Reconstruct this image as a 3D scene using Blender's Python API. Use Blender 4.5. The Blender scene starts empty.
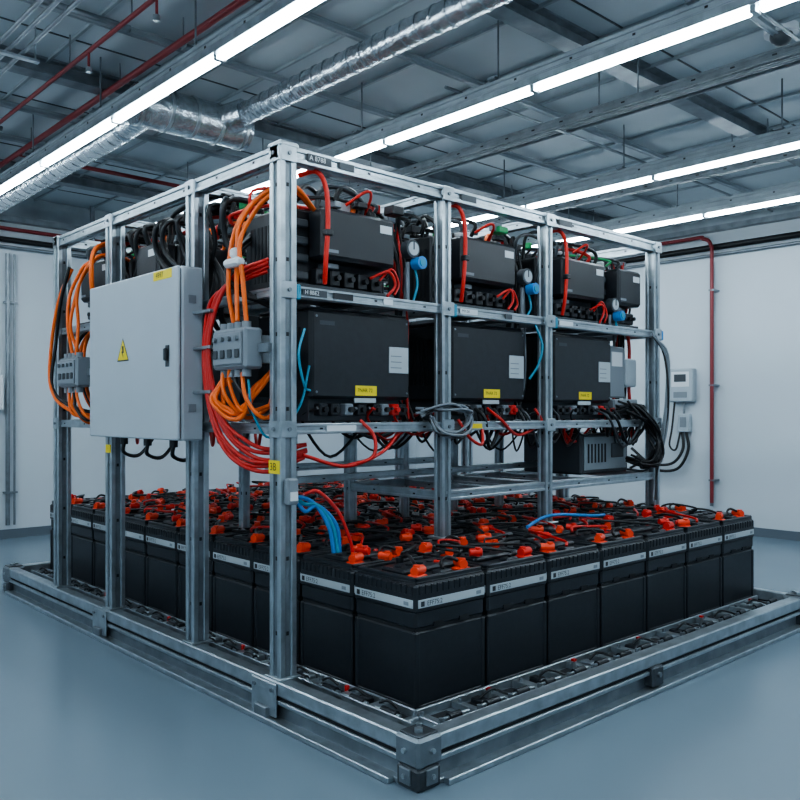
import bpy, math, random
from mathutils import Vector, Matrix
random.seed(7)
R=random.uniform
scene=bpy.context.scene

# ---------------------------------------------------------------- materials
def mat(name,col,rough=0.5,metal=0.0,var=0.0,scale=8.0,bump=0.0,bscale=60.0,spec=None,emit=None,estr=0):
    m=bpy.data.materials.new(name); m.use_nodes=True
    nt=m.node_tree; b=nt.nodes["Principled BSDF"]
    b.inputs["Base Color"].default_value=(*col,1)
    b.inputs["Roughness"].default_value=rough
    b.inputs["Metallic"].default_value=metal
    if spec is not None: b.inputs["Specular IOR Level"].default_value=spec
    if emit:
        b.inputs["Emission Color"].default_value=(*emit,1); b.inputs["Emission Strength"].default_value=estr
    tc=nt.nodes.new("ShaderNodeTexCoord")
    if var>0:
        n=nt.nodes.new("ShaderNodeTexNoise"); n.inputs["Scale"].default_value=scale; n.inputs["Detail"].default_value=5
        r=nt.nodes.new("ShaderNodeValToRGB")
        r.color_ramp.elements[0].position=0.3; r.color_ramp.elements[1].position=0.7
        r.color_ramp.elements[0].color=(*[max(0,c*(1-var)) for c in col],1)
        r.color_ramp.elements[1].color=(*[min(1,c*(1+var)) for c in col],1)
        nt.links.new(tc.outputs["Object"],n.inputs["Vector"])
        nt.links.new(n.outputs["Fac"],r.inputs["Fac"]); nt.links.new(r.outputs["Color"],b.inputs["Base Color"])
    if bump>0:
        n2=nt.nodes.new("ShaderNodeTexNoise"); n2.inputs["Scale"].default_value=bscale
        bp=nt.nodes.new("ShaderNodeBump"); bp.inputs["Strength"].default_value=bump; bp.inputs["Distance"].default_value=0.01
        nt.links.new(tc.outputs["Object"],n2.inputs["Vector"]); nt.links.new(n2.outputs["Fac"],bp.inputs["Height"])
        nt.links.new(bp.outputs["Normal"],b.inputs["Normal"])
    return m
M={}
M['galv']=mat('galvanised_steel',(0.40,0.45,0.485),0.30,0.8,0.18,14)
M['galvd']=mat('galvanised_steel_dark',(0.23,0.26,0.285),0.42,0.7,0.2,10)
M['cstl']=mat('ceiling_steelwork',(0.31,0.355,0.385),0.5,0.4,0.15,5)
M['steel']=mat('dark_steel',(0.08,0.09,0.10),0.45,0.6,0.2,12)
M['slot']=mat('slot_dark',(0.012,0.014,0.017),0.7)
M['blk']=mat('black_plastic',(0.017,0.020,0.025),0.38,0,0.15,30,0.08,200)
M['blk2']=mat('black_enamel_metal',(0.019,0.022,0.027),0.38,0.1,0.1,6,0.05,150)
M['rub']=mat('black_cable_rubber',(0.012,0.013,0.015),0.42)
M['dgrey']=mat('dark_grey_plastic',(0.05,0.06,0.07),0.45)
M['grey']=mat('grey_plastic',(0.22,0.25,0.28),0.45)
M['cab']=mat('cabinet_grey_paint',(0.42,0.475,0.52),0.36,0.0,0.03,3,0.02,200)
M['white']=mat('white_label',(0.72,0.75,0.78),0.5)
M['lab']=mat('battery_label',(0.46,0.51,0.54),0.5)
M['red']=mat('red_plastic',(0.72,0.030,0.016),0.4)
M['orr']=mat('terminal_orange_red',(0.86,0.065,0.018),0.4)
M['org']=mat('orange_cable',(0.88,0.155,0.015),0.42)
M['rcab']=mat('red_cable',(0.55,0.020,0.013),0.4)
M['blue']=mat('blue_hose',(0.03,0.22,0.55),0.4)
M['cyan']=mat('cyan_hose',(0.03,0.28,0.42),0.4)
M['yel']=mat('yellow_label',(0.85,0.66,0.02),0.5)
M['grn']=mat('green_plastic',(0.06,0.42,0.15),0.45)
M['pipe']=mat('red_pipe',(0.22,0.025,0.032),0.45)
M['duct']=mat('duct_foil',(0.52,0.57,0.61),0.25,0.9,0.2,20,0.7,28)
M['lamp']=mat('lamp_diffuser',(1,1,1),0.5,emit=(0.80,0.925,1.0),estr=43)
M['wall']=mat('wall_paint',(0.58,0.635,0.68),0.75,0,0.02,1.5,0.03,90)
M['base']=mat('baseboard_paint',(0.13,0.16,0.19),0.5)
M['floor']=mat('epoxy_floor',(0.175,0.23,0.275),0.24,0,0.03,0.6,0.015,4)
M['ceil']=mat('ceiling_sheet_metal',(0.46,0.52,0.555),0.55,0.1,0.12,0.9,0.15,5)

# ---------------------------------------------------------------- mesh builder
_tc={}
class MB:
    def __init__(s): s.v=[];s.f=[];s.mi=[];s.sm=[];s.mats=[]
    def m(s,k):
        if k not in s.mats: s.mats.append(k)
        return s.mats.index(k)
    def add(s,vs,fs,k,smooth=False):
        o=len(s.v); i=s.m(k); s.v+= [tuple(p) for p in vs]
        for f in fs: s.f.append([o+a for a in f]); s.mi.append(i); s.sm.append(smooth)
    def box(s,x0,y0,z0,x1,y1,z1,k,c=0.0):
        if x1<x0:x0,x1=x1,x0
        if y1<y0:y0,y1=y1,y0
        if z1<z0:z0,z1=z1,z0
        if c<=0:
            vs=[(x,y,z) for x in(x0,x1) for y in(y0,y1) for z in(z0,z1)]
            s.add(vs,[(0,1,3,2),(4,6,7,5),(0,4,5,1),(2,3,7,6),(0,2,6,4),(1,5,7,3)],k); return
        c=min(c,(x1-x0)*.45,(y1-y0)*.45,(z1-z0)*.45)
        L=((x0,x1),(y0,y1),(z0,z1)); vs=[]; idx={}
        for a in(0,1):
            for b in(0,1):
                for d in(0,1):
                    sg=(a,b,d)
                    for t in range(3):
                        p=[]
                        for ax in range(3):
                            q=L[ax][sg[ax]]
                            if ax!=t: q+= c if sg[ax]==0 else -c
                            p.append(q)
                        idx[(sg,t)]=len(vs); vs.append(p)
        fs=[]
        for t in range(3):
            o=[i for i in range(3) if i!=t]
            for sg in(0,1):
                q=[]
                for (a,b) in((0,0),(1,0),(1,1),(0,1)):
                    g=[0,0,0]; g[t]=sg; g[o[0]]=a; g[o[1]]=b; q.append(idx[(tuple(g),t)])
                fs.append(q)
        for t in range(3):
            o=[i for i in range(3) if i!=t]
            for a in(0,1):
                for b in(0,1):
                    g=[0,0,0]; g[o[0]]=a; g[o[1]]=b; g2=list(g); g2[t]=1
                    g=tuple(g); g2=tuple(g2)
                    fs.append([idx[(g,o[0])],idx[(g,o[1])],idx[(g2,o[1])],idx[(g2,o[0])]])
        for a in(0,1):
            for b in(0,1):
                for d in(0,1): fs.append([idx[((a,b,d),t)] for t in range(3)])
        s.add(vs,fs,k)
    def cyl(s,p0,p1,r,k,n=12,r2=None,smooth=True):
        p0=Vector(p0);p1=Vector(p1);d=(p1-p0).normalized()
        u=d.orthogonal().normalized(); w=d.cross(u); r2=r if r2 is None else r2
        A=[p0+(u*math.cos(2*math.pi*i/n)+w*math.sin(2*math.pi*i/n))*r for i in range(n)]
        B=[p1+(u*math.cos(2*math.pi*i/n)+w*math.sin(2*math.pi*i/n))*r2 for i in range(n)]
        s.add(A+B,[(i,(i+1)%n,n+(i+1)%n,n+i) for i in range(n)],k,smooth)
        s.add(A,[tuple(range(n))],k); s.add(B,[tuple(range(n))],k)
    def tube(s,pts,r,k,n=8,seg=6):
        P=[Vector(p) for p in pts]; Q=[]
        E=[P[0]*2-P[1]]+P+[P[-1]*2-P[-2]]
        for i in range(1,len(E)-2):
            a,b,c,d=E[i-1],E[i],E[i+1],E[i+2]
            for j in range(seg):
                t=j/seg
                Q.append(0.5*((2*b)+(c-a)*t+(2*a-5*b+4*c-d)*t*t+(3*b-a-3*c+d)*t**3))
        Q.append(P[-1]); vs=[]; u=None
        for i,q in enumerate(Q):
            d=(Q[min(i+1,len(Q)-1)]-Q[max(i-1,0)])
            if d.length<1e-7: d=Vector((0,0,1))
            d.normalize()
            if u is None: u=d.orthogonal().normalized()
            else:
                u=u-d*u.dot(d)
                u=u.normalized() if u.length>1e-5 else d.orthogonal().normalized()
            w=d.cross(u)
            for j in range(n):
                a=2*math.pi*j/n; vs.append(q+(u*math.cos(a)+w*math.sin(a))*r)
        fs=[]
        for i in range(len(Q)-1):
            for j in range(n):
                fs.append((i*n+j,i*n+(j+1)%n,(i+1)*n+(j+1)%n,(i+1)*n+j))
        s.add(vs,fs,k,True); L=len(Q)-1
        s.add(vs[:n],[tuple(range(n))],k); s.add(vs[L*n:],[tuple(range(n))],k)
    def sph(s,c,r,k,n=10,sq=1.0):
        vs=[];fs=[];h=n//2
        for i in range(h+1):
            t=math.pi*i/h
            for j in range(n):
                p=2*math.pi*j/n; vs.append((c[0]+r*math.sin(t)*math.cos(p),c[1]+r*math.sin(t)*math.sin(p),c[2]+r*sq*math.cos(t)))
        for i in range(h):
            for j in range(n): fs.append((i*n+j,i*n+(j+1)%n,(i+1)*n+(j+1)%n,(i+1)*n+j))
        s.add(vs,fs,k,True)
    def text(s,txt,size,loc,face,k,align='LEFT'):
        key=(txt,align)
        if key not in _tc:
            cu=bpy.data.curves.new('t','FONT'); cu.body=txt; cu.size=1; cu.align_x=align; cu.align_y='CENTER'; cu.resolution_u=2
            ob=bpy.data.objects.new('t',cu); scene.collection.objects.link(ob)
            dg=bpy.context.evaluated_depsgraph_get(); me=bpy.data.meshes.new_from_object(ob.evaluated_get(dg))
            _tc[key]=([v.co.copy() for v in me.vertices],[list(p.vertices) for p in me.polygons])
            bpy.data.objects.remove(ob); bpy.data.curves.remove(cu); bpy.data.meshes.remove(me)
        vs,fs=_tc[key]; rz={'-Y':0,'-X':-math.pi/2}[face]
        T=Matrix.Translation(loc)@Matrix.Rotation(rz,4,'Z')@Matrix.Rotation(math.pi/2,4,'X')@Matrix.Scale(size,4)
        s.add([T@v for v in vs],fs,k)
    def strut(s,ax,lo,hi,u,v,w,k='galv',slots=True,pitch=0.34,hole=0.009,core=None):
        h=w/2; e=w*0.11; l=w*0.32
        core=core or k
        def bx(a0,b0,a1,b1,z0,z1,kk,c=0):
            if ax=='z': s.box(a0,b0,z0,a1,b1,z1,kk,c)
            elif ax=='x': s.box(z0,a0,b0,z1,a1,b1,kk,c)
            else: s.box(a0,z0,b0,a1,z1,b1,kk,c)
        bx(u-h+e,v-h+e,u+h-e,v+h-e,lo,hi,core)
        for a in(-1,1):
            for b in(-1,1):
                bx(u+a*h,v+b*h,u+a*(h-l),v+b*(h-l),lo,hi,k,0.003)
        if slots:
            z=lo+pitch*0.6
            while z<hi-0.05:
                g=w*0.08; q=hole
                bx(u-h+e-.001,v-g,u-h+e+.001,v+g,z-q,z+q,'slot')
                bx(u+h-e-.001,v-g,u+h-e+.001,v+g,z-q,z+q,'slot')
                bx(u-g,v-h+e-.001,u+g,v-h+e+.001,z-q,z+q,'slot')
                bx(u-g,v+h-e-.001,u+g,v+h-e+.001,z-q,z+q,'slot')
                z+=pitch
    def mesh(s,name):
        me=bpy.data.meshes.new(name); me.from_pydata([tuple(p) for p in s.v],[],s.f)
        for k in s.mats: me.materials.append(M[k])
        me.polygons.foreach_set('material_index',s.mi); me.polygons.foreach_set('use_smooth',s.sm)
        import bmesh
        bm=bmesh.new(); bm.from_mesh(me); bmesh.ops.recalc_face_normals(bm,faces=bm.faces); bm.to_mesh(me); bm.free()
        me.update(); return me
    def obj(s,name,loc=(0,0,0)):
        o=bpy.data.objects.new(name,s.mesh(name)); o.location=loc; scene.collection.objects.link(o); return o
def inst(name,me,loc,rot=0):
    o=bpy.data.objects.new(name,me); o.location=loc; o.rotation_euler=(0,0,rot); scene.collection.objects.link(o); return o

# ---------------------------------------------------------------- room
XW,YW,X0,Y0,ZC=9.27,9.7,-2.6,-2.6,3.8
def room(name,b,k):
    mb=MB(); mb.box(*b,k); return mb.obj(name)
room('floor',(X0-.1,Y0-.1,-0.1,XW+.1,YW+.1,0),'floor')
room('wall_back',(X0-.1,YW,0,XW+.1,YW+.1,ZC),'wall')
room('wall_right',(XW,Y0-.1,0,XW+.1,YW,ZC),'wall')
room('wall_left',(X0-.1,Y0,0,X0,YW,ZC),'wall')
room('wall_front',(X0-.1,Y0-.1,0,XW,Y0,ZC),'wall')
room('baseboard_back',(X0,YW-.015,0,XW,YW,.10),'base')
room('baseboard_right',(XW-.015,Y0,0,XW,YW-.015,.10),'base')
mb=MB(); mb.box(X0-.1,Y0-.1,ZC,XW+.1,YW+.1,ZC+.1,'ceil')
x=X0+.3
while x<XW:
    mb.box(x,Y0,ZC-.02,x+.02,YW,ZC,'cstl'); x+=0.62
y=Y0+.5
while y<YW:
    mb.box(X0,y,ZC-.006,XW,y+.012,ZC,'steel'); y+=1.24
mb.obj('ceiling')
mb=MB(); mb.box(X0,YW-.10,3.50,XW,YW,3.56,'galvd'); mb.box(X0,YW-.03,3.56,XW,YW,ZC,'cstl')
mb.box(XW-.10,Y0,3.50,XW,YW-.1,3.56,'galvd'); mb.box(XW-.03,Y0,3.56,XW,YW-.1,ZC,'cstl')
mb.obj('trim_1')
for yy in (0.45,3.1,5.8,8.4):
    mb=MB(); mb.box(X0,yy-.065,3.685,XW-.12,yy+.065,3.697,'galvd'); mb.box(X0,yy-.010,3.697,XW-.12,yy+.010,3.79,'galvd'); mb.box(X0,yy-.065,3.785,XW-.12,yy+.065,3.798,'galvd')
    mb.obj('ceiling_beam')
for yy in (1.3,2.2,4.0,4.9,6.7,7.5):
    mb=MB(); mb.strut('x',X0,XW-.12,yy,3.755,.045,'cstl',slots=False); mb.obj('ceiling_purlin')
for xx in (0.9,4.84,6.8,8.3):
    mb=MB(); mb.strut('y',Y0,YW-.12,xx,3.46,.06,'galvd',pitch=.25,hole=.014)
    for yy in (0.45,3.1,5.8,8.4):
        mb.cyl((xx,yy+.15,3.49),(xx,yy+.15,ZC),.006,'galvd',6); mb.cyl((xx,yy-.15,3.49),(xx,yy-.15,ZC),.006,'galvd',6)
    mb.obj('ceiling_strut_channel')

for xx,off in ((2.28,3.895),(3.86,3.03),(6.04,3.526),(7.55,3.875),(0.55,3.5),(-1.2,3.0)):  # the last pair of rows is out of view, added as fill light
    mb=MB(); y=off-1.3*6
    while y<Y0+.2: y+=1.3
    ys=y
    while y+1.28<YW-.3:
        mb.box(xx-.024,y+.02,3.270,xx+.024,y+1.28,3.300,'lamp',.010)
        mb.box(xx-.032,y-.012,3.268,xx+.032,y+.018,3.312,'galv',.003)
        y+=1.3
    mb.box(xx-.050,ys-.02,3.300,xx+.050,y+.02,3.345,'galv',.004)
    mb.strut('y',ys-.1,y+.1,xx+.02,3.385,.08,'cstl',pitch=.4)
    z=ys+.3
    while z<y:
        mb.cyl((xx+.02,z,3.42),(xx+.02,z,ZC),.006,'galvd',6); mb.box(xx-.05,z-.03,3.42,xx+.09,z+.03,3.435,'galvd'); z+=1.3
    mb.obj('linear_ceiling_light')

# spiral duct with jog
mb=MB()
mb.tube([(3.25,-2.4,3.57),(3.25,2,3.57),(3.25,4.6,3.57),(3.25,5.25,3.57)],.078,'duct',16,8)
y=-2.3
while y<5.2:
    mb.cyl((3.25,y,3.57),(3.25,y+.015,3.57),.083,'duct',16); y+=.12
mb.tube([(3.25,5.2,3.57),(3.15,5.38,3.54),(2.95,5.42,3.52),(2.6,5.42,3.52)],.11,'duct',16)
mb.tube([(3.38,5.42,3.53),(2.5,5.42,3.52)],.145,'duct',16)
mb.tube([(2.66,5.42,3.50),(2.62,5.5,3.50),(2.60,5.75,3.48),(2.60,6.2,3.47),(2.60,9.5,3.47)],.10,'duct',16,8)
y=5.8
while y<9.4:
    mb.cyl((2.60,y,3.47),(2.60,y+.015,3.47),.105,'duct',16); y+=.14
for k in range(5): mb.cyl((2.52+.2*k,5.42,3.525),(2.54+.2*k,5.42,3.525),.152,'galv',16)
mb.obj('spiral_ventilation_duct')

# sprinkler pipes
mb=MB()
mb.tube([(2.44,-2.4,3.66),(2.44,9.5,3.66)],.022,'pipe')
mb.tube([(2.02,-2.4,3.60),(2.02,9.5,3.60)],.014,'pipe')
mb.tube([(2.44,7.6,3.66),(4,7.6,3.66),(8.9,7.6,3.66)],.02,'pipe')
for yy in (1.2,2.6,4.1,5.0,6.75):
    mb.cyl((2.02,yy+.3,3.60),(2.02,yy+.3,ZC),.005,'galvd',6)
    mb.cyl((2.02,yy,3.60),(2.02,yy,3.50),.008,'pipe',6); mb.cyl((2.02,yy,3.50),(2.02,yy,3.47),.02,'galv',8)
    mb.cyl((2.44,yy+.5,3.66),(2.44,yy+.5,ZC),.005,'galvd',6)
mb.obj('sprinkler_pipe')
mb=MB()
for i,xx in enumerate((1.55,1.62,1.70)): mb.tube([(xx,-2.4,3.56),(xx,9.5,3.56)],.013,'galvd')
for yy in (1,2.4,3.8,5.2,6.6,8): mb.box(1.45,yy,3.53,1.8,yy+.04,3.545,'galv'); mb.cyl((1.47,yy+.02,3.53),(1.47,yy+.02,ZC),.005,'galv',6); mb.cyl((1.78,yy+.02,3.53),(1.78,yy+.02,ZC),.005,'galv',6)
mb.obj('ceiling_conduit_run')
mb=MB()
for xx,z in ((5.35,3.62),(5.42,3.62),(6.9,3.60),(2.78,3.66),(4.3,3.64)): mb.tube([(xx,-2.4,z),(xx,9.5,z)],.014,'galvd',6)
for yy in (2.0,3.9,6.2): mb.tube([(4.0,yy,3.59),(7.5,yy,3.59),(9.1,yy,3.59)],.012,'galvd',6)
for yy in (4.6,6.9): mb.tube([(-2.4,yy,3.62),(.5,yy,3.62),(2.1,yy,3.625)],.02,'galvd',8)
mb.obj('ceiling_conduit_run')
mb=MB()
for z,k,r in ((3.42,'pipe',.022),(3.30,'rub',.03),(3.22,'galvd',.018)): mb.tube([(X0+.1,YW-.06,z),(XW-.2,YW-.06,z)],r,k)
mb.obj('wall_conduit')
mb=MB()
for z,k,r in ((3.32,'rub',.035),(3.23,'galvd',.018)): mb.tube([(XW-.045,Y0+.1,z),(XW-.045,YW-.1,z)],r,k)
mb.obj('wall_conduit')
mb=MB()
mb.tube([(XW-.13,7.4,3.44),(XW-.13,5.0,3.44),(XW-.13,4.72,3.42),(XW-.13,4.62,3.32),(XW-.13,4.61,3.0),(XW-.13,4.61,.35)],.022,'pipe')
mb.tube([(XW-.04,4.66,3.15),(XW-.04,4.66,.30)],.020,'galvd')
for z in (.6,1.7,2.8): mb.box(XW-.15,4.58,z,XW-.001,4.64,z+.02,'galvd')
mb.obj('fire_riser_pipe')
mb=MB()
mb.box(XW-.11,4.86,1.52,XW,5.17,1.92,'cab',.015); mb.box(XW-.118,4.90,1.70,XW-.11,5.13,1.88,'white',.003)
mb.box(XW-.122,4.94,1.76,XW-.118,5.09,1.85,'dgrey'); mb.box(XW-.118,4.93,1.57,XW-.11,5.1,1.64,'grey')
mb.box(XW-.09,4.92,1.16,XW,5.06,1.38,'cab',.012); mb.box(XW-.10,4.95,1.22,XW-.09,5.03,1.34,'grey',.004); mb.cyl((XW-.05,5.0,1.38),(XW-.05,5.0,1.52),.015,'grey',8)
mb.tube([(XW-.05,4.97,1.16),(XW-.06,4.94,.95),(XW-.1,5.06,.72),(XW-.12,5.35,.70),(XW-.12,5.6,.85)],.018,'rub')
mb.tube([(XW-.05,5.02,1.16),(XW-.08,5.0,.95),(XW-.13,5.12,.78),(XW-.15,5.4,.78),(XW-.15,5.65,.95)],.018,'rub')
mb.tube([(XW-.05,5.12,1.52),(XW-.08,5.14,1.2),(XW-.1,5.16,1.0),(XW-.1,5.08,.95),(XW-.08,5.03,1.16)],.012,'rub')
mb.obj('wall_meter_box')
mb=MB(); mb.tube([(3.00,YW-.04,.15),(3.00,YW-.04,3.15)],.024,'galvd'); mb.tube([(3.07,YW-.04,.15),(3.07,YW-.04,3.15)],.012,'galvd')
for z in (.5,2.6): mb.box(2.96,YW-.06,z,3.1,YW,z+.02,'galvd')
mb.obj('wall_vertical_conduit')
mb=MB(); mb.box(2.74,YW-.08,1.42,2.95,YW,1.80,'white',.01); mb.box(2.79,YW-.088,1.5,2.90,YW-.08,1.7,'grey',.003); mb.obj('wall_switch_box')
mb=MB(); mb.tube([(3.9,YW-.15,ZC),(3.9,YW-.15,2.9)],.03,'galvd'); mb.box(3.85,YW-.2,2.86,3.95,YW,2.9,'galv'); mb.obj('drop_conduit')
mb=MB(); mb.cyl((5.24,2.19,ZC),(5.24,2.19,ZC-.05),.10,'white',20); mb.sph((5.24,2.19,ZC-.05),.07,'dgrey',14); mb.obj('dome_security_camera')

# ---------------------------------------------------------------- base platform
BX0,BX1,BY0,BY1=2.105,5.67,2.19,6.88
mb=MB()
mb.box(2.23,2.31,.055,5.61,6.80,.12,'galvd')
def rail_y(xo,s,y0,y1):
    mb.box(xo,y0,.125,xo+s*.075,y1,.19,'galv',.006); mb.box(xo+s*.012,y0,.108,xo+s*.06,y1,.125,'slot')
    mb.box(xo,y0,.088,xo+s*.13,y1,.108,'galv',.003); mb.box(xo+s*.03,y0,.02,xo+s*.05,y1,.088,'galvd'); mb.box(xo-s*.0,y0,.0,xo+s*.14,y1,.02,'galv',.003)
    mb.box(xo+s*.05,y0,.02,xo+s*.12,y1,.085,'steel')
def rail_x(yo,s,x0,x1):
    mb.box(x0,yo,.125,x1,yo+s*.075,.19,'galv',.006); mb.box(x0,yo+s*.012,.108,x1,yo+s*.06,.125,'slot')
    mb.box(x0,yo,.088,x1,yo+s*.12,.108,'galv',.003); mb.box(x0,yo+s*.03,.02,x1,yo+s*.05,.088,'galvd'); mb.box(x0,yo,.0,x1,yo+s*.12,.02,'galv',.003)
    mb.box(x0,yo+s*.05,.02,x1,yo+s*.11,.085,'steel')
rail_y(BX0,1,BY0+.1,BY1); rail_y(BX1,-.7,BY0+.1,BY1)
rail_x(BY0,1,BX0+.1,BX1); rail_x(BY1,-.8,BX0,BX1)
for cx,cy in ((BX0,BY0),(BX1-.12,BY0),(BX0,BY1-.13),(BX1-.12,BY1-.13)):
    mb.box(cx-.008,cy-.008,.0,cx+.115,cy+.115,.085,'steel',.01); mb.box(cx-.012,cy-.012,.085,cx+.12,cy+.12,.198,'galvd',.012)
    mb.box(cx-.0,cy-.0,.198,cx+.105,cy+.105,.206,'steel',.004)
    mb.cyl((cx+.04,cy+.04,.206),(cx+.04,cy+.04,.22),.018,'galv',6); mb.cyl((cx+.085,cy+.085,.206),(cx+.085,cy+.085,.216),.012,'galv',6)
    mb.box(cx+.03,cy-.016,.02,cx+.09,cy-.006,.08,'galvd',.003); mb.box(cx-.016,cy+.03,.02,cx-.006,cy+.09,.08,'galvd',.003)
    for z in (.05,.145): mb.cyl((cx+.06,cy-.012,z),(cx+.06,cy-.024,z),.010,'galv',6); mb.cyl((cx-.012,cy+.06,z),(cx-.024,cy+.06,z),.010,'galv',6)
for yy in (3.2,5.03):
    mb.box(BX0-.010,yy-.10,.03,BX0,yy+.10,.18,'galv',.004)
    mb.box(BX0-.03,yy-.05,.0,BX0,yy+.05,.07,'galvd',.004)
    for a in (-.07,.07): mb.cyl((BX0-.010,yy+a,.15),(BX0-.018,yy+a,.15),.010,'galvd',6)
for xx in (3.75,):
    mb.box(xx-.05,BY0-.022,.03,xx+.05,BY0+.05,.13,'steel',.008); mb.cyl((xx,BY0-.022,.09),(xx,BY0-.034,.09),.014,'galvd',6)
mb.box(BX0-.035,BY0+.13,.0,BX0,BY1-.14,.025,'galv',.004)
mb.box(BX0+.13,BY0-.035,.0,BX1-.13,BY0,.025,'galv',.004)
mb.box(2.38,BY0+.305,.12,5.6,BY0+.32,.155,'galv',.003)
mb.box(2.30,BY0+.115,.12,5.6,BY0+.125,.165,'galv',.003)
mb.box(2.385,2.5,.12,2.398,6.76,.155,'galv',.003)
mb.box(2.27,2.4,.12,2.28,6.76,.16,'galv',.003)
x=2.36
i=0
while x<5.45:
    y0=BY0+.12
    w_=R(.03,.07)
    mb.box(x,y0,.12,x+w_,y0+.18,.150,'galv',.003)
    mb.box(x+w_+.015,y0+.02,.1201,x+.19,y0+.17,.1215,'slot')
    mb.cyl((x+.08,y0+.05,.15),(x+R(.14,.18),y0+.05,.15),.018,'blk',10)
    mb.cyl((x+.05,y0+.05,.15),(x+.20,y0+.05,.15),.008,'galv',8)
    if i%2: mb.box(x+.10,y0+.09,.12,x+.15,y0+.16,R(.14,.16),random.choice(['blk','galv']),.006)
    mb.cyl((x+.017,y0+.03,.150),(x+.017,y0+.03,.168),.012,'galvd',6)
    mb.cyl((x+.017,y0+.14,.150),(x+.017,y0+.14,.165),.010,'galvd',6)
    if i%2: mb.tube([(x+.12,y0+.12,.15),(x+.16,y0+.10,.18),(x+.22,y0+R(.05,.12),.165),(x+.25,y0+.05,.15)],.006,'rub',6)
    if i%3==1: mb.cyl((x+.18,y0+.12,.12),(x+.18,y0+.12,.17),.014,'galv',8); mb.box(x+.17,y0+.11,.17,x+.19,y0+.13,.18,'rcab')
    x+=R(.19,.25); i+=1
y=2.45; i=0
while y<6.65:
    x0=BX0+.165; w_=R(.03,.06)
    mb.box(x0,y,.12,x0+.115,y+w_,.148,'galv',.003)
    mb.box(x0+.015,y+w_+.015,.1201,x0+.11,y+.19,.1215,'slot')
    mb.cyl((x0+.03,y+.07,.15),(x0+.03,y+.16,.15),.018,'blk',10)
    mb.cyl((x0+.03,y+.05,.15),(x0+.03,y+.20,.15),.008,'galv',8)
    if i%2: mb.box(x0+.06,y+.09,.12,x0+.105,y+.15,.155,random.choice(['blk','galv']),.006)
    mb.cyl((x0+.08,y+.017,.148),(x0+.08,y+.017,.168),.012,'galvd',6)
    mb.tube([(x0+.08,y+.12,.155),(x0+.06,y+.16,.18),(x0+.05,y+.2,.165)],.006,'rub',6)
    if i%4==2: mb.box(x0+.08,y+.06,.12,x0+.10,y+.08,.165,'rcab',.004)
    y+=R(.19,.25); i+=1
mb.obj('base_platform_frame')

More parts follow.
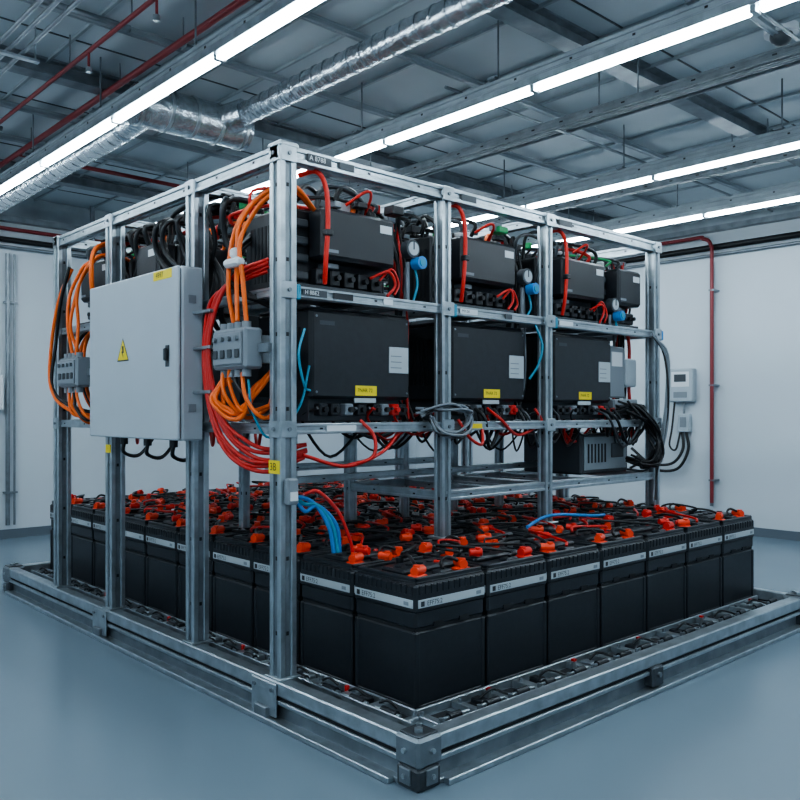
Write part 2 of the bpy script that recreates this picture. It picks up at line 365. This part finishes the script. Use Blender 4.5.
# ---------------------------------------------------------------- batteries
PX,PY=.461,.425; W,Dp,H=.450,.414,.58
def battery(var):
    mb=MB(); w,d=W/2,Dp/2
    mb.box(-w+.008,-d+.008,0,w-.008,d-.008,.345,'blk',.012)
    mb.box(-w+.004,-d+.004,0,w-.004,d-.004,.03,'blk',.006)
    for a in(-1,1):
        for b in(-1,1):
            mb.box(a*w-a*.002,b*d-b*.002,.0,a*(w-.03),b*(d-.03),.34,'blk',.006)
    mb.box(-w+.014,-d+.014,.34,w-.014,d-.014,.36,'slot')
    mb.box(-w+.006,-d+.006,.352,w-.006,d-.006,.43,'blk',.010)
    mb.box(-w,-d,.418,w,d,.545,'blk',.012)
    for sx in(-1,1): mb.box(sx*.11,-d+.002,.352,sx*.05,-d+.012,.372,'slot')
    mb.box(-w+.010,-d+.010,.54,w-.010,d-.010,.558,'blk',.008)
    for sy in(-1,1): mb.box(-w+.012,sy*(d-.012),.55,w-.012,sy*(d-.03),.572,'blk',.005)
    for sx in(-1,1): mb.box(sx*(w-.012),-d+.012,.55,sx*(w-.03),d-.012,.572,'blk',.005)
    mb.box(-w+.05,-d+.13,.555,w-.05,d-.13,.583,'blk2',.010)
    n=12
    for i in range(n):
        x=-w+.03+i*(2*w-.06)/(n-1); mb.box(x-.008,-d-.004,.500,x+.008,-d+.004,.540,'blk',.002)
        y=-d+.03+i*(2*d-.06)/(n-1); mb.box(-w-.004,y-.007,.500,-w+.004,y+.007,.540,'blk',.002)
    for sx in(-1,1): mb.box(sx*(w+.003),-d+.015,.444,sx*(w-.003),d-.015,.479,'lab',.001)
    for sy in(-1,1): mb.box(-w+.015,sy*(d+.003),.444,w-.015,sy*(d-.003),.479,'lab',.001)
    for (fc,lx,ly) in (('-Y',-w+.065,-d-.0045),('-X',-w-.0045,d-.065)):
        mb.text('EFF75:2',.030,(lx,ly,.460),fc,'blk')
        if fc=='-Y': mb.box(-w+.03,-d-.0045,.450,-w+.05,-d,.472,'blk'); mb.box(w-.07,-d-.0045,.453,w-.04,-d,.469,'grey')
        else: mb.box(-w-.0045,d-.05,.450,-w,d-.03,.472,'blk'); mb.box(-w-.0045,-d+.04,.453,-w,-d+.07,.469,'grey')
    for i in range(5): mb.cyl((-w+.09+i*.067,0,.583),(-w+.09+i*.067,0,.591),.018,'blk',10)
    def term(x,y,ang,k,size=1.0):
        c,s=math.cos(ang),math.sin(ang)
        mb.box(x-.036,y-.032,.556,x+.036,y+.032,.572,k,.006)
        mb.cyl((x-c*.030,y-s*.030,.588),(x+c*.042,y+s*.042,.588),.021*size,k,12)
        mb.cyl((x+c*.042,y+s*.042,.588),(x+c*.055,y+s*.055,.588),.014,'rcab',10)
        mb.cyl((x-c*.01,y-s*.01,.59),(x-c*.01,y-s*.01,.614),.018,k,12,.016)
    T={0:[(-w+.08,-d+.07,.3,'orr'),(w-.10,-d+.065,1.2,'orr')],
       1:[(-w+.09,-d+.075,2.4,'orr'),(w-.08,d-.08,-.5,'red')],
       2:[(w-.10,-d+.07,.1,'red'),(-w+.09,d-.08,.8,'orr')]}[var]
    for t in T: term(*t)
    mb.cyl((0,d-.07,.555),(0,d-.07,.595),.02,'rub',10)
    mb.box(-.04,-d+.035,.555,.04,-d+.09,.578,'blk2',.006)
    mb.tube([(T[0][0],T[0][1],.595),(T[0][0]+.03,T[0][1]+.06,.615),(0,d-.13,.61),(0,d-.07,.595)],.008,'rub',6)
    mb.tube([(T[1][0],T[1][1],.595),(T[1][0]-.06,T[1][1]+.03,.62),(.03,-d+.1,.60),(0,-d+.06,.58)],.008,'rcab' if var==1 else 'rub',6)
    mb.box(-w+.12,-d+.034,.557,-w+.18,-d+.060,.560,'white')
    mb.box(.07,-.03,.583,.12,.01,.586,'red')
    return mb.mesh('battery')
BM=[battery(i) for i in range(3)]
for j in range(10):
    for i in range(7):
        cx=2.415+PX*(i+.5); cy=2.53+PY*(j+.5)
        inst('battery',BM[(i*2+j*3+(i*j)%2)%3],(cx,cy,.12))

mb=MB()
for n in range(100):
    x=R(2.5,5.5); y=R(2.62,6.6); a=R(0,6.28); L=R(.12,.34)
    x2=min(5.55,max(2.46,x+math.cos(a)*L)); y2=min(6.7,max(2.6,y+math.sin(a)*L))
    k=random.choice(['rub','rub','rub','rub','rcab','rcab','rub'])
    mb.tube([(x,y,.71),(x+.02,y+.01,.735),((x+x2)/2+R(-.05,.05),(y+y2)/2+R(-.05,.05),R(.73,.755)),(x2,y2-.01,.735),(x2,y2,.71)],R(.006,.009),k,6,5)
for n in range(90):
    x=R(2.5,5.5); y=R(2.6,6.6); a=R(0,3.14); k=random.choice(['orr','red','orr','red'])
    mb.cyl((x,y,.728),(x+.06*math.cos(a),y+.06*math.sin(a),.728),.019,k,10)
    mb.cyl((x+.02*math.cos(a),y+.02*math.sin(a),.71),(x+.02*math.cos(a),y+.02*math.sin(a),.752),.016,k,10,.014)
    if n%3==0: mb.box(x-.03,y+.03,.71,x+.03,y+.07,.73,random.choice(['orr','blk','white','blk']),.005)
mb.obj('battery_jumper_cables')

# ---------------------------------------------------------------- rack frame
FX=[2.17,3.21,4.11,5.36]; FY=[3.15,3.94,4.96,5.83]; ZT=2.61
mb=MB()
for y in FY: mb.strut('z',.19,ZT-.0,FX[0],y,.09,core='galvd')  # darker core paints groove shade into the post colour
for y in FY: mb.box(FX[0]-.060,y-.060,.19,FX[0]+.060,y+.060,.20,'galv',.003)
for x in FX[1:]:
    for y in FY:
        if y in (FY[1],FY[2]) and x in(FX[1],FX[2]):
            if y==FY[1]: mb.strut('z',.728,1.30,x,y,.06)
            continue
        mb.strut('z',.728,ZT,x,y,.068 if x<5 else .075,core='galvd')  # core toned down as painted shade, so the channel looks deeper
        mb.box(x-.06,y-.06,.718,x+.06,y+.06,.728,'galv',.003)
def bx(x0,x1,y,z,w=.06,k='galv',slots=True): mb.strut('x',x0,x1,y,z,w,k,slots)
def by(x,y0,y1,z,w=.06,k='galv',slots=True): mb.strut('y',y0,y1,x,z,w,k,slots)
for y in (FY[0],FY[3]):
    bx(FX[0]-.05,FX[3]+.05,y,2.58,.07); bx(FX[0],FX[3],y,1.955,.052); bx(FX[0],FX[3],y,1.322,.05)
for y in (FY[1],FY[2]): bx(FX[0],FX[3],y,2.58,.05)
for x in (FX[0],FX[3]):
    by(x,FY[0],FY[3],2.58,.07); by(x,FY[0],FY[3],1.955,.045); by(x,FY[0],FY[3],1.322,.05)
for x in (FX[1],FX[2]): by(x,FY[0],FY[3],2.58,.05); by(x,FY[0],FY[3],1.955,.05); by(x,FY[0],FY[3],1.322,.05)
for z in (1.955,1.322):
    x=2.45
    while x<5.3:
        mb.box(x,FY[0],z-.0,x+.05,FY[1]+.1,z+.025,'galvd'); mb.box(x,FY[2]+.1,z,x+.05,FY[3],z+.025,'galvd'); x+=.30
    bx(FX[0],FX[3],FY[1]-.05,z,.05)
bx(FX[1],FX[3],FY[0],.945,.055); bx(FX[1],FX[3],FY[1],.945,.05)
for x in (FX[1],FX[2],FX[3]): by(x,FY[0],FY[1],.945,.05)
bx(2.6,FX[3],FY[1]-.25,1.03,.04); bx(2.6,FX[2],FY[1],1.08,.04)
by(3.66,FY[0],FY[1],.945,.04); by(4.6,FY[0],FY[1],.945,.04)
mb.strut('z',.72,1.3,3.66,3.94,.05); mb.strut('z',.72,1.3,2.62,4.2,.05); mb.strut('z',.72,1.3,4.6,3.94,.05)
for x in FX:
    for z in (2.575,1.955,1.322):
        mb.box(x-.042,FY[0]-.050,z-.038,x+.042,FY[0]-.045,z+.038,'galv',.002)
        mb.cyl((x,FY[0]-.050,z),(x,FY[0]-.058,z),.010,'galvd',6)
    mb.box(x+.040,FY[0]-.05,1.915,x+.068,FY[0]+.0,1.985,'cyan' if x<5 else 'blue',.006)
for y in FY:
    for z in (2.575,1.322):
        mb.box(FX[0]-.050,y-.042,z-.038,FX[0]-.045,y+.042,z+.038,'galv',.002)
        mb.cyl((FX[0]-.050,y,z),(FX[0]-.058,y,z),.010,'galvd',6)
mb.box(FX[0]-.052,FY[0]-.052,2.60,FX[0]+.055,FY[0]+.055,2.628,'galv',.008)
def lab(x0,x1,z,h,k='dgrey',y=None,txt=None):
    y=FY[0]-.036 if y is None else y
    mb.box(x0,y-.003,z-h/2,x1,y,z+h/2,k)
    if txt: mb.text(txt,h*.85,(x0+.01,y-.0045,z),'-Y','white' if k in('dgrey','blk') else 'blk')
lab(2.28,2.42,2.58,.038,'dgrey',txt='A 8788')
lab(2.47,2.56,2.58,.034,'dgrey'); lab(3.32,3.44,2.58,.034,'dgrey'); lab(4.2,4.34,2.58,.034,'dgrey')
lab(2.26,2.40,1.955,.032,'dgrey',FY[0]-.027,'H 8BE2'); lab(2.44,2.56,1.955,.030,'blk',FY[0]-.027); lab(2.76,2.82,1.955,.028,'white',FY[0]-.027)
lab(3.32,3.46,1.955,.028,'white',FY[0]-.027,'M9 0A'); lab(3.7,3.76,1.955,.028,'dgrey',FY[0]-.027); lab(4.22,4.36,1.955,.028,'white',FY[0]-.027)
lab(2.40,2.58,1.322,.028,'white',FY[0]-.026); lab(3.4,3.50,1.322,.026,'yel',FY[0]-.026)
mb.box(FX[0]-.05,FY[0]-.040,1.12,FX[0]-.045,FY[0]+.042,1.18,'yel'); mb.text('3B',.05,(FX[0]-.0515,FY[0]+.032,1.15),'-X','blk')
mb.box(FX[0]-.03,FY[0]-.085,.98,FX[0]+.03,FY[0]-.045,1.10,'grey',.008); mb.box(FX[0]-.02,FY[0]-.09,1.0,FX[0]+.02,FY[0]-.085,1.04,'white')
mb.box(FX[0]-.05,FY[2]-.04,1.15,FX[0]-.045,FY[2]+.03,1.2,'yel')
mb.obj('equipment_rack_frame')

# ---------------------------------------------------------------- inverter modules
def module_low():
    mb=MB(); w,d=.65,.46
    mb.box(.03,.05,0,w-.03,d,.12,'dgrey',.006)
    mb.box(0,0,.11,w,d,.545,'blk2',.014)
    mb.box(.012,-.010,.122,w-.012,.002,.532,'blk',.008)
    mb.box(.0,.02,.545,w,d-.02,.558,'blk',.005)
    mb.box(w-.155,-.014,.25,w-.02,-.009,.385,'lab',.001)
    for i in range(3): mb.box(w-.145,-.0155,.275+.03*i,w-.07,-.014,.280+.03*i,'grey')
    mb.box(.05,-.0115,.47,.14,-.0095,.49,'dgrey')
    for a in(.03,w-.03):
        for z in(.145,.51): mb.cyl((a,-.010,z),(a,-.014,z),.006,'galvd',8)
    for i in range(10): mb.box(-.003,.08+i*.032,.2,.002,.095+i*.032,.46,'slot')
    for i,(k,x) in enumerate((('blk',.06),('blk',.13),('grey',.22),('blk',.30),('blk',.40),('grey',.46),('rcab',.53),('blk',.58))):
        mb.box(x,.0,.03,x+.05,.06,.090,k,.006)
        mb.cyl((x+.025,.0,.06),(x+.025,-.02,.06),.014,'rub' if k!='rcab' else 'rcab',8)
    mb.box(.27,-.0125,.130,.41,-.0095,.180,'yel'); mb.text('7NAR 72',.026,(.282,-.0135,.156),'-Y','blk')
    mb.box(.27,-.006,.095,.41,.0,.118,'lab')
    return mb.mesh('inverter_module')
def module_up(w=.62):
    mb=MB(); d=.46
    mb.box(0,.09,0,w,d,.41,'blk2',.012)
    mb.box(.0,.0,.0,w,.1,.03,'dgrey',.004)
    mb.box(w*.20,-.03,.16,w-.02,.09,.41,'blk',.014)
    mb.box(w*.20+.015,-.036,.175,w-.035,-.029,.395,'blk2',.006)
    mb.box(w-.13,-.038,.33,w-.05,-.036,.37,'white'); mb.box(w*.24,-.038,.19,w*.24+.07,-.036,.205,'grey')
    for i in range(4): mb.box(.01,.06,.06+.085*i,w*.18,.1,.10+.085*i,'dgrey',.006)
    for i in range(5):
        x=w*.22+i*(w*.72/5); mb.box(x,.03,.04,x+.06,.09,.12,'blk',.006); mb.cyl((x+.03,.03,.08),(x+.03,.0,.08),.014,'rub',8)
    mb.box(w*.3,.02,.125,w*.3+.08,.09,.15,'grey',.003)
    for i in range(9): mb.box(-.003,.13+i*.033,.06,.002,.145+i*.033,.34,'slot')
    for i in range(6):
        x=.06+i*(w-.12)/5; mb.cyl((x,.2,.41),(x,.2,.44),.02,random.choice(['blk','dgrey','rcab']),10)
    mb.box(.12,.25,.41,w-.12,.4,.45,'blk',.008)
    return mb.mesh('power_control_module')
ML=module_low(); MU=module_up(); MS=module_up(.38)
for x in (2.36,3.32,4.25): inst('inverter_module',ML,(x,3.20,1.352))
for x in (2.30,3.28,4.22): inst('power_control_module',MU,(x,3.22,1.985))
inst('power_control_module',MS,(4.91,3.22,1.985))
for x in (3.0,3.95,4.95): inst('inverter_module',ML,(x,5.80,1.352),math.pi)
for x in (2.95,3.95,4.95): inst('power_control_module',MU,(x,5.80,1.985),math.pi)
inst('power_control_module',MS,(2.25,4.85,1.985),-math.pi/2)
inst('power_control_module',MU,(2.25,5.75,1.985),-math.pi/2)

for x,z in ((3.02,2.20),(3.98,2.16),(4.93,2.07)):
    mb=MB()
    mb.cyl((x,3.18,z+.065),(x,3.23,z+.065),.048,'dgrey',20); mb.cyl((x,3.175,z+.065),(x,3.18,z+.065),.036,'lab',20); mb.box(x-.003,3.172,z+.06,x+.003,3.175,z+.10,'blk')
    mb.cyl((x+.03,3.14,z-.01),(x+.03,3.20,z-.01),.034,'blue',16); mb.cyl((x+.03,3.135,z-.01),(x+.03,3.14,z-.01),.02,'cyan',16)
    mb.cyl((x,3.225,z),(x,3.225,1.985),.012,'grey',8)
    mb.tube([(x+.03,3.2,z-.03),(x+.03,3.18,z-.12),(x+.01,3.19,1.99)],.007,'cyan',6)
    mb.obj('pressure_gauge')

mb=MB(); mb.box(4.97,3.25,1.50,5.16,3.45,1.86,'grey',.01); mb.box(5.17,3.24,1.58,5.30,3.42,1.78,'cab',.01); mb.box(4.98,3.22,1.38,5.28,3.42,1.49,'grey',.008)
mb.box(4.99,3.245,1.72,5.12,3.25,1.82,'white'); mb.box(4.97,3.25,1.352,5.28,3.42,1.38,'dgrey')
for i in range(4): mb.cyl((5.02+.07*i,3.22,1.43),(5.02+.07*i,3.19,1.43),.018,'dgrey',8)
mb.cyl((5.2,3.3,1.78),(5.2,3.3,1.84),.02,'blk',8)
mb.obj('terminal_unit')
mb=MB(); mb.box(4.70,3.3,.972,5.28,3.80,1.25,'dgrey',.012); mb.box(4.73,3.293,1.0,5.25,3.30,1.23,'cstl',.004); mb.box(5.05,3.285,1.08,5.2,3.293,1.18,'dgrey',.003)
for i in range(6): mb.box(4.77+.04*i,3.29,1.05,4.785+.04*i,3.294,1.18,'slot')
mb.cyl((4.9,3.5,1.25),(4.9,3.5,1.28),.03,'blk',10); mb.obj('control_unit')

# ---------------------------------------------------------------- electrical cabinet (left side)
mb=MB(); cx0,cx1,cy0,cy1,cz0,cz1=1.978,2.122,3.79,4.885,1.255,2.135
mb.box(cx0+.025,cy0,cz0,cx1,cy1,cz1,'cab',.008)
mb.box(cx0+.018,cy0+.012,cz0+.012,cx0+.026,cy1-.012,cz1-.012,'slot')
mb.box(cx0,cy0+.002,cz0+.002,cx0+.02,cy1-.002,cz1-.002,'cab',.006)
mb.box(cx0-.004,cy0+.085,1.63,cx0,cy0+.125,1.74,'dgrey',.004); mb.box(cx0-.022,cy0+.092,1.66,cx0-.004,cy0+.118,1.725,'blk',.006)
for z in (1.40,2.0): mb.box(cx0+.02,cy1,z-.04,cx0+.05,cy1+.012,z+.04,'galvd',.003)
ty,tz,ts=4.42,1.735,.075
def tri(sz,x,k): mb.add([(x,ty+sz,tz-sz*.72),(x,ty-sz,tz-sz*.72),(x,ty,tz+sz)],[(0,1,2)],k)
tri(ts,cx0-.0012,'blk'); tri(ts*.86,cx0-.002,'yel')
b=[(.012,.045),(-.012,.045),(-.004,.008),(-.016,.008),(.010,-.042),(.003,-.003),(.016,-.003)]
mb.add([(cx0-.003,ty-p[0]*1.0,tz+p[1]*.8-.006) for p in b],[tuple(range(len(b)))],'blk')
mb.box(cx0-.002,cy0+.06,cz1-.055,cx0,cy0+.26,cz1-.008,'yel'); mb.text('4997',.042,(cx0-.0035,cy0+.23,cz1-.032),'-X','blk')
mb.box(cx0+.06,cy0-.006,1.40,cx0+.10,cy0,1.44,'grey'); mb.box(cx0+.06,cy0-.006,1.95,cx0+.10,cy0,1.99,'grey')
for yy in (cy0+.2,cy0+.5,cy0+.8): mb.cyl((2.06,yy,cz0),(2.06,yy,cz0-.04),.022,'blk',10); mb.tube([(2.06,yy,cz0-.03),(2.07,yy+.02,cz0-.09),(2.2,yy+.1,cz0-.11),(2.35,yy+.2,cz0-.0)],.011,random.choice(['rub','rcab','rub']),6)
mb.obj('electrical_cabinet')

def jbox(y0,y1,z0,z1):
    mb=MB(); mb.box(2.03,y0,z0,2.13,y1,z1,'grey',.012); mb.box(2.02,y0+.02,z0+.02,2.03,y1-.02,z1-.02,'grey',.004)
    n=4
    for i in range(n):
        y=y0+.05+i*(y1-y0-.1)/(n-1); mb.cyl((2.07,y,z0),(2.07,y,z0-.035),.022,'grey',10); mb.cyl((2.07,y,z1),(2.07,y,z1+.03),.022,'grey',10)
        mb.box(2.012,y-.018,z0+.05,2.02,y+.018,z0+.09,'dgrey',.003); mb.cyl((2.02,y,z1-.05),(2.005,y,z1-.05),.012,'galvd',8)
    mb.box(2.13,y0+.03,z0+.03,2.20,y1-.03,z1-.03,'galvd'); mb.box(2.10,y0-.08,(z0+z1)/2-.02,2.15,y1+.08,(z0+z1)/2+.02,'galv')
    mb.obj('cable_junction_box')
jbox(3.25,3.54,1.60,1.79); jbox(5.22,5.52,1.56,1.75)

# ---------------------------------------------------------------- cables
def jit(pts,a): 
    return [(p[0]+R(-a,a),p[1]+R(-a,a),p[2]+R(-a,a)) for p in pts]
mb=MB()
def orange_set(yb,zt,n=3,dz=0):
    for i in range(n):
        y=yb+.05*i
        mb.tube(jit([(2.07,y,zt),(2.06,y+.01,zt+.18),(2.07,y+.02,zt+.36),(2.10,y-.01,zt+.50),(2.15,y-.09,zt+.60),(2.27,y-.15,zt+.64),(2.45,y-.05,zt+.58)],.018),.0115,'org')
    for i in range(4):
        y=yb+.05*i
        mb.tube(jit([(2.07,y,zt-.21),(2.06,y+.01,zt-.27),(2.06,y-.03,zt-.36),(2.12,y-.07,zt-.42),(2.28,y-.03,zt-.38),(2.4,y+.1,zt-.32)],.022),.010,'org' if i!=1 else 'rub')
orange_set(3.32,1.81); orange_set(5.28,1.77,3)
for i in range(2): mb.tube(jit([(2.10,5.50,2.35),(2.07,5.62-.04*i,2.15),(2.05,5.70-.05*i,1.85),(2.05,5.68,1.55),(2.1,5.5,1.42),(2.3,5.3,1.36)],.015),.012,['org','rub'][i])
for i in range(2): mb.tube(jit([(2.15,5.2,1.95),(2.06,5.05,2.2),(2.1,5.1,2.42),(2.3,5.2,2.5)],.02),.012,'org')
for i in range(4): mb.tube(jit([(2.3,3.62,2.3),(2.16,3.6,2.15),(2.1,3.5,2.02),(2.12,3.36,1.95),(2.25,3.3,1.9)],.02),.010,random.choice(['org','rub']))
for i in range(4): mb.tube(jit([(2.12,3.55,1.58),(2.08,3.58,1.48),(2.09,3.50,1.38),(2.11,3.38,1.40),(2.14,3.30,1.50),(2.2,3.27,1.6)],.025),.010,random.choice(['org','rub','org','dgrey']))
mb.box(2.03,3.32,2.08,2.08,3.45,2.12,'white',.012); mb.box(2.04,3.36,2.12,2.09,3.41,2.17,'white',.012)
mb.obj('orange_power_cables')
mb=MB()
for i in range(6):
    o=.026*i
    mb.tube(jit([(2.28,3.44,2.16-.012*i),(2.16,3.50+o*.3,2.09-o*.4),(2.10,3.60+o*.4,1.95),(2.08,3.64+o*.6,1.75),(2.08,3.62+o*.6,1.53),(2.09,3.54+o*.5,1.36-o*.6),(2.12,3.42+o*.3,1.27-o*.9),(2.2,3.32,1.22-o*.8),(2.36,3.24,1.25-o*.5)],.008),.0105,'rcab')
for z in (1.9,1.72,1.5): mb.box(2.06,3.62,z-.008,2.10,3.79,z+.008,'galv',.003)
mb.tube([(2.26,3.12,1.2),(2.5,3.10,1.14),(2.75,3.12,1.2),(2.9,3.16,1.3)],.009,'rcab')
mb.tube([(2.62,3.14,1.36),(2.66,3.08,1.28),(2.64,3.07,1.18),(2.52,3.12,1.14)],.009,'rcab')
mb.tube([(3.30,3.12,1.36),(3.35,3.08,1.26),(3.45,3.08,1.22),(3.5,3.12,1.3)],.009,'rcab')
mb.tube([(2.27,3.12,1.02),(2.32,3.08,1.03),(2.42,3.06,.93),(2.48,3.05,.80),(2.5,3.05,.73)],.009,'rcab')
mb.obj('red_power_cables')
mb=MB()
for i in range(3): mb.tube(jit([(2.26,3.18,1.0),(2.28,3.14,1.0-.03*i),(2.34,3.12,.96),(2.39+.02*i,3.09,.86),(2.41+.02*i,3.08,.74)],.006),.010,'cyan' if i%2 else 'blue')
mb.tube([(2.24,3.08,1.78),(2.20,3.07,1.66),(2.24,3.08,1.52),(2.30,3.12,1.50)],.006,'cyan')
mb.tube([(2.08,3.3,1.55),(2.09,3.28,1.40),(2.16,3.24,1.28),(2.28,3.18,1.42),(2.34,3.18,1.62)],.006,'cyan')
mb.tube([(3.75,3.0,.74),(3.95,3.05,.77),(4.2,3.1,.765),(4.4,3.0,.75),(4.6,3.05,.735)],.010,'blue')
mb.tube([(4.00,3.14,1.93),(4.02,3.10,1.8),(4.0,3.12,1.68),(3.97,3.16,1.6)],.007,'cyan')
mb.obj('blue_coolant_hoses')
mb=MB()
for x in (2.42,3.38,4.32):
    mb.tube([(x-.10,3.24,2.53),(x-.05,3.16,2.54),(x-.01,3.14,2.46),(x+.0,3.14,2.30),(x-.005,3.15,2.12),(x+.02,3.19,2.02)],.012,'red')
    mb.box(x-.02,3.12,2.24,x+.02,3.16,2.27,'blk',.005)
    mb.tube(jit([(x+.33,3.2,2.08),(x+.42,3.17,2.12),(x+.45,3.17,2.06),(x+.40,3.17,2.0)],.01),.008,'rcab',6)
    mb.tube(jit([(x+.38,3.2,2.07),(x+.44,3.17,2.13),(x+.49,3.17,2.06),(x+.45,3.17,2.0)],.01),.007,'rcab',6)
    mb.tube(jit([(x+.20,3.25,2.45),(x+.26,3.18,2.50),(x+.32,3.2,2.48),(x+.36,3.3,2.42)],.01),.008,'red',6)
mb.obj('red_signal_cables')
mb=MB()
cols=['rub']*10+['dgrey']*4+['org','rcab','grn','grey','rcab']
for n in range(280):
    x=R(2.28,5.3); y=R(3.28,5.7); a=R(0,6.28); L=R(.2,.7)
    x2=min(5.33,max(2.26,x+math.cos(a)*L)); y2=min(5.78,max(3.28,y+math.sin(a)*L)); zt=R(2.44,2.57)
    mb.tube([(x,y,R(2.38,2.44)),(x+.03,y,zt-.03),((x+x2)/2,(y+y2)/2,zt),(x2,y2,zt-.05),(x2,y2+.02,R(2.36,2.44))],R(.008,.015),random.choice(cols),6,5)
for n in range(90):
    x=R(2.3,5.3); y=R(3.22,3.8); z=R(2.41,2.48)
    mb.box(x,y,z,x+R(.03,.09),y+R(.03,.08),z+R(.02,.05),random.choice(['blk','blk','dgrey','grey','rcab','white','grn','galvd','blk']),.005)
mb.obj('overhead_cable_bundle')
mb=MB()
for xc in (3.10,4.08,5.28):
    for i in range(8):
        xx=xc+R(-.06,.04)
        mb.tube(jit([(xx,R(3.35,3.5),2.5),(xx+R(-.04,.04),R(3.3,3.4),2.2),(xx,R(3.3,3.4),1.9),(xx+R(-.03,.03),R(3.3,3.4),1.6),(xx+R(-.03,.03),R(3.28,3.4),1.36)],.01),R(.007,.013),random.choice(['rub','rub','rub','rcab','grey']),6,5)
for i in range(26):
    y=R(3.6,5.7); y2=y+R(-.3,.3)
    mb.tube(jit([(2.4,y,2.5),(2.2,y,2.48),(2.17+R(-.0,.06)+.05,y+.03,2.3),(2.26,y2,2.1),(2.24,y2,1.9),(2.4,y2,1.7)],.015),R(.010,.018),random.choice(['rub','rub','rub','dgrey','rub']),6,5)
for i in range(9):
    y=5.2+R(-.2,.5); mb.tube(jit([(2.3,y,2.0),(2.22,y,1.8),(2.24,y-.1,1.5),(2.35,y-.1,1.36)],.02),.012,random.choice(['rub','org','rub']),6,5)
mb.obj('vertical_cable_looms')
mb=MB()
for n in range(66):
    x=random.choice([R(2.4,3.0),R(3.2,4.0),R(4.2,5.3),R(4.9,5.3)]); L=R(.15,.5); y=R(3.12,3.5); sag=R(.05,.18)
    k=random.choice(['rub']*5+['rcab','rcab','dgrey'])
    x2=min(5.34,x+L)
    mb.tube([(x,3.2,1.42),(x+.01,y-.04,1.36),((x+x2)/2,y,1.33-sag),(x2,y,1.34),(x2,y+.05,1.42)],R(.006,.011),k,6,6)
for n in range(9):
    mb.tube(jit([(3.02,3.12,1.40),(3.15,3.07,1.43),(3.32,3.08,1.41),(3.38,3.1,1.34),(3.28,3.08,1.28),(3.12,3.07,1.30),(3.06,3.1,1.36)],.025),.007,random.choice(['rub','rub','grey','grey']),6,5)
for n in range(11):
    mb.tube(jit([(5.0,3.18,1.44),(5.12,3.10,1.40),(5.24,3.07,1.28),(5.27,3.07,1.12),(5.2,3.08,1.02),(5.1,3.15,1.05)],.05),.009,'rub',6,5)
for n in range(4):
    mb.tube(jit([(5.30,3.10,1.95),(5.42,3.07,1.8),(5.43,3.07,1.5),(5.40,3.08,1.25),(5.36,3.1,1.0),(5.3,3.1,.78)],.02),.008,random.choice(['rub','grey','rub']),6,5)
for n in range(12):
    x=R(2.3,2.9); y=R(3.9,5.6); mb.tube([(x-.1,y-.2,1.34),(x,y,1.34-R(.08,.16)),(x+.1,y+.2,1.34)],.010,random.choice(['rub','rcab','rub']),6,5)
mb.obj('hanging_cables')

# ---------------------------------------------------------------- camera / world
w=bpy.data.worlds.new('World'); scene.world=w; w.use_nodes=True
w.node_tree.nodes['Background'].inputs[0].default_value=(0.5,0.6,0.7,1); w.node_tree.nodes['Background'].inputs[1].default_value=.3
cam=bpy.data.cameras.new('Camera'); co=bpy.data.objects.new('Camera',cam); scene.collection.objects.link(co)
co.location=(0,0,1.4); co.rotation_euler=(math.radians(90),0,math.radians(-42.6))
cam.sensor_width=36; cam.lens=828/800*36; cam.shift_y=.015; cam.clip_start=.05
scene.camera=co
try: scene.view_settings.look='AgX - Medium High Contrast'
except Exception as e: print(e)
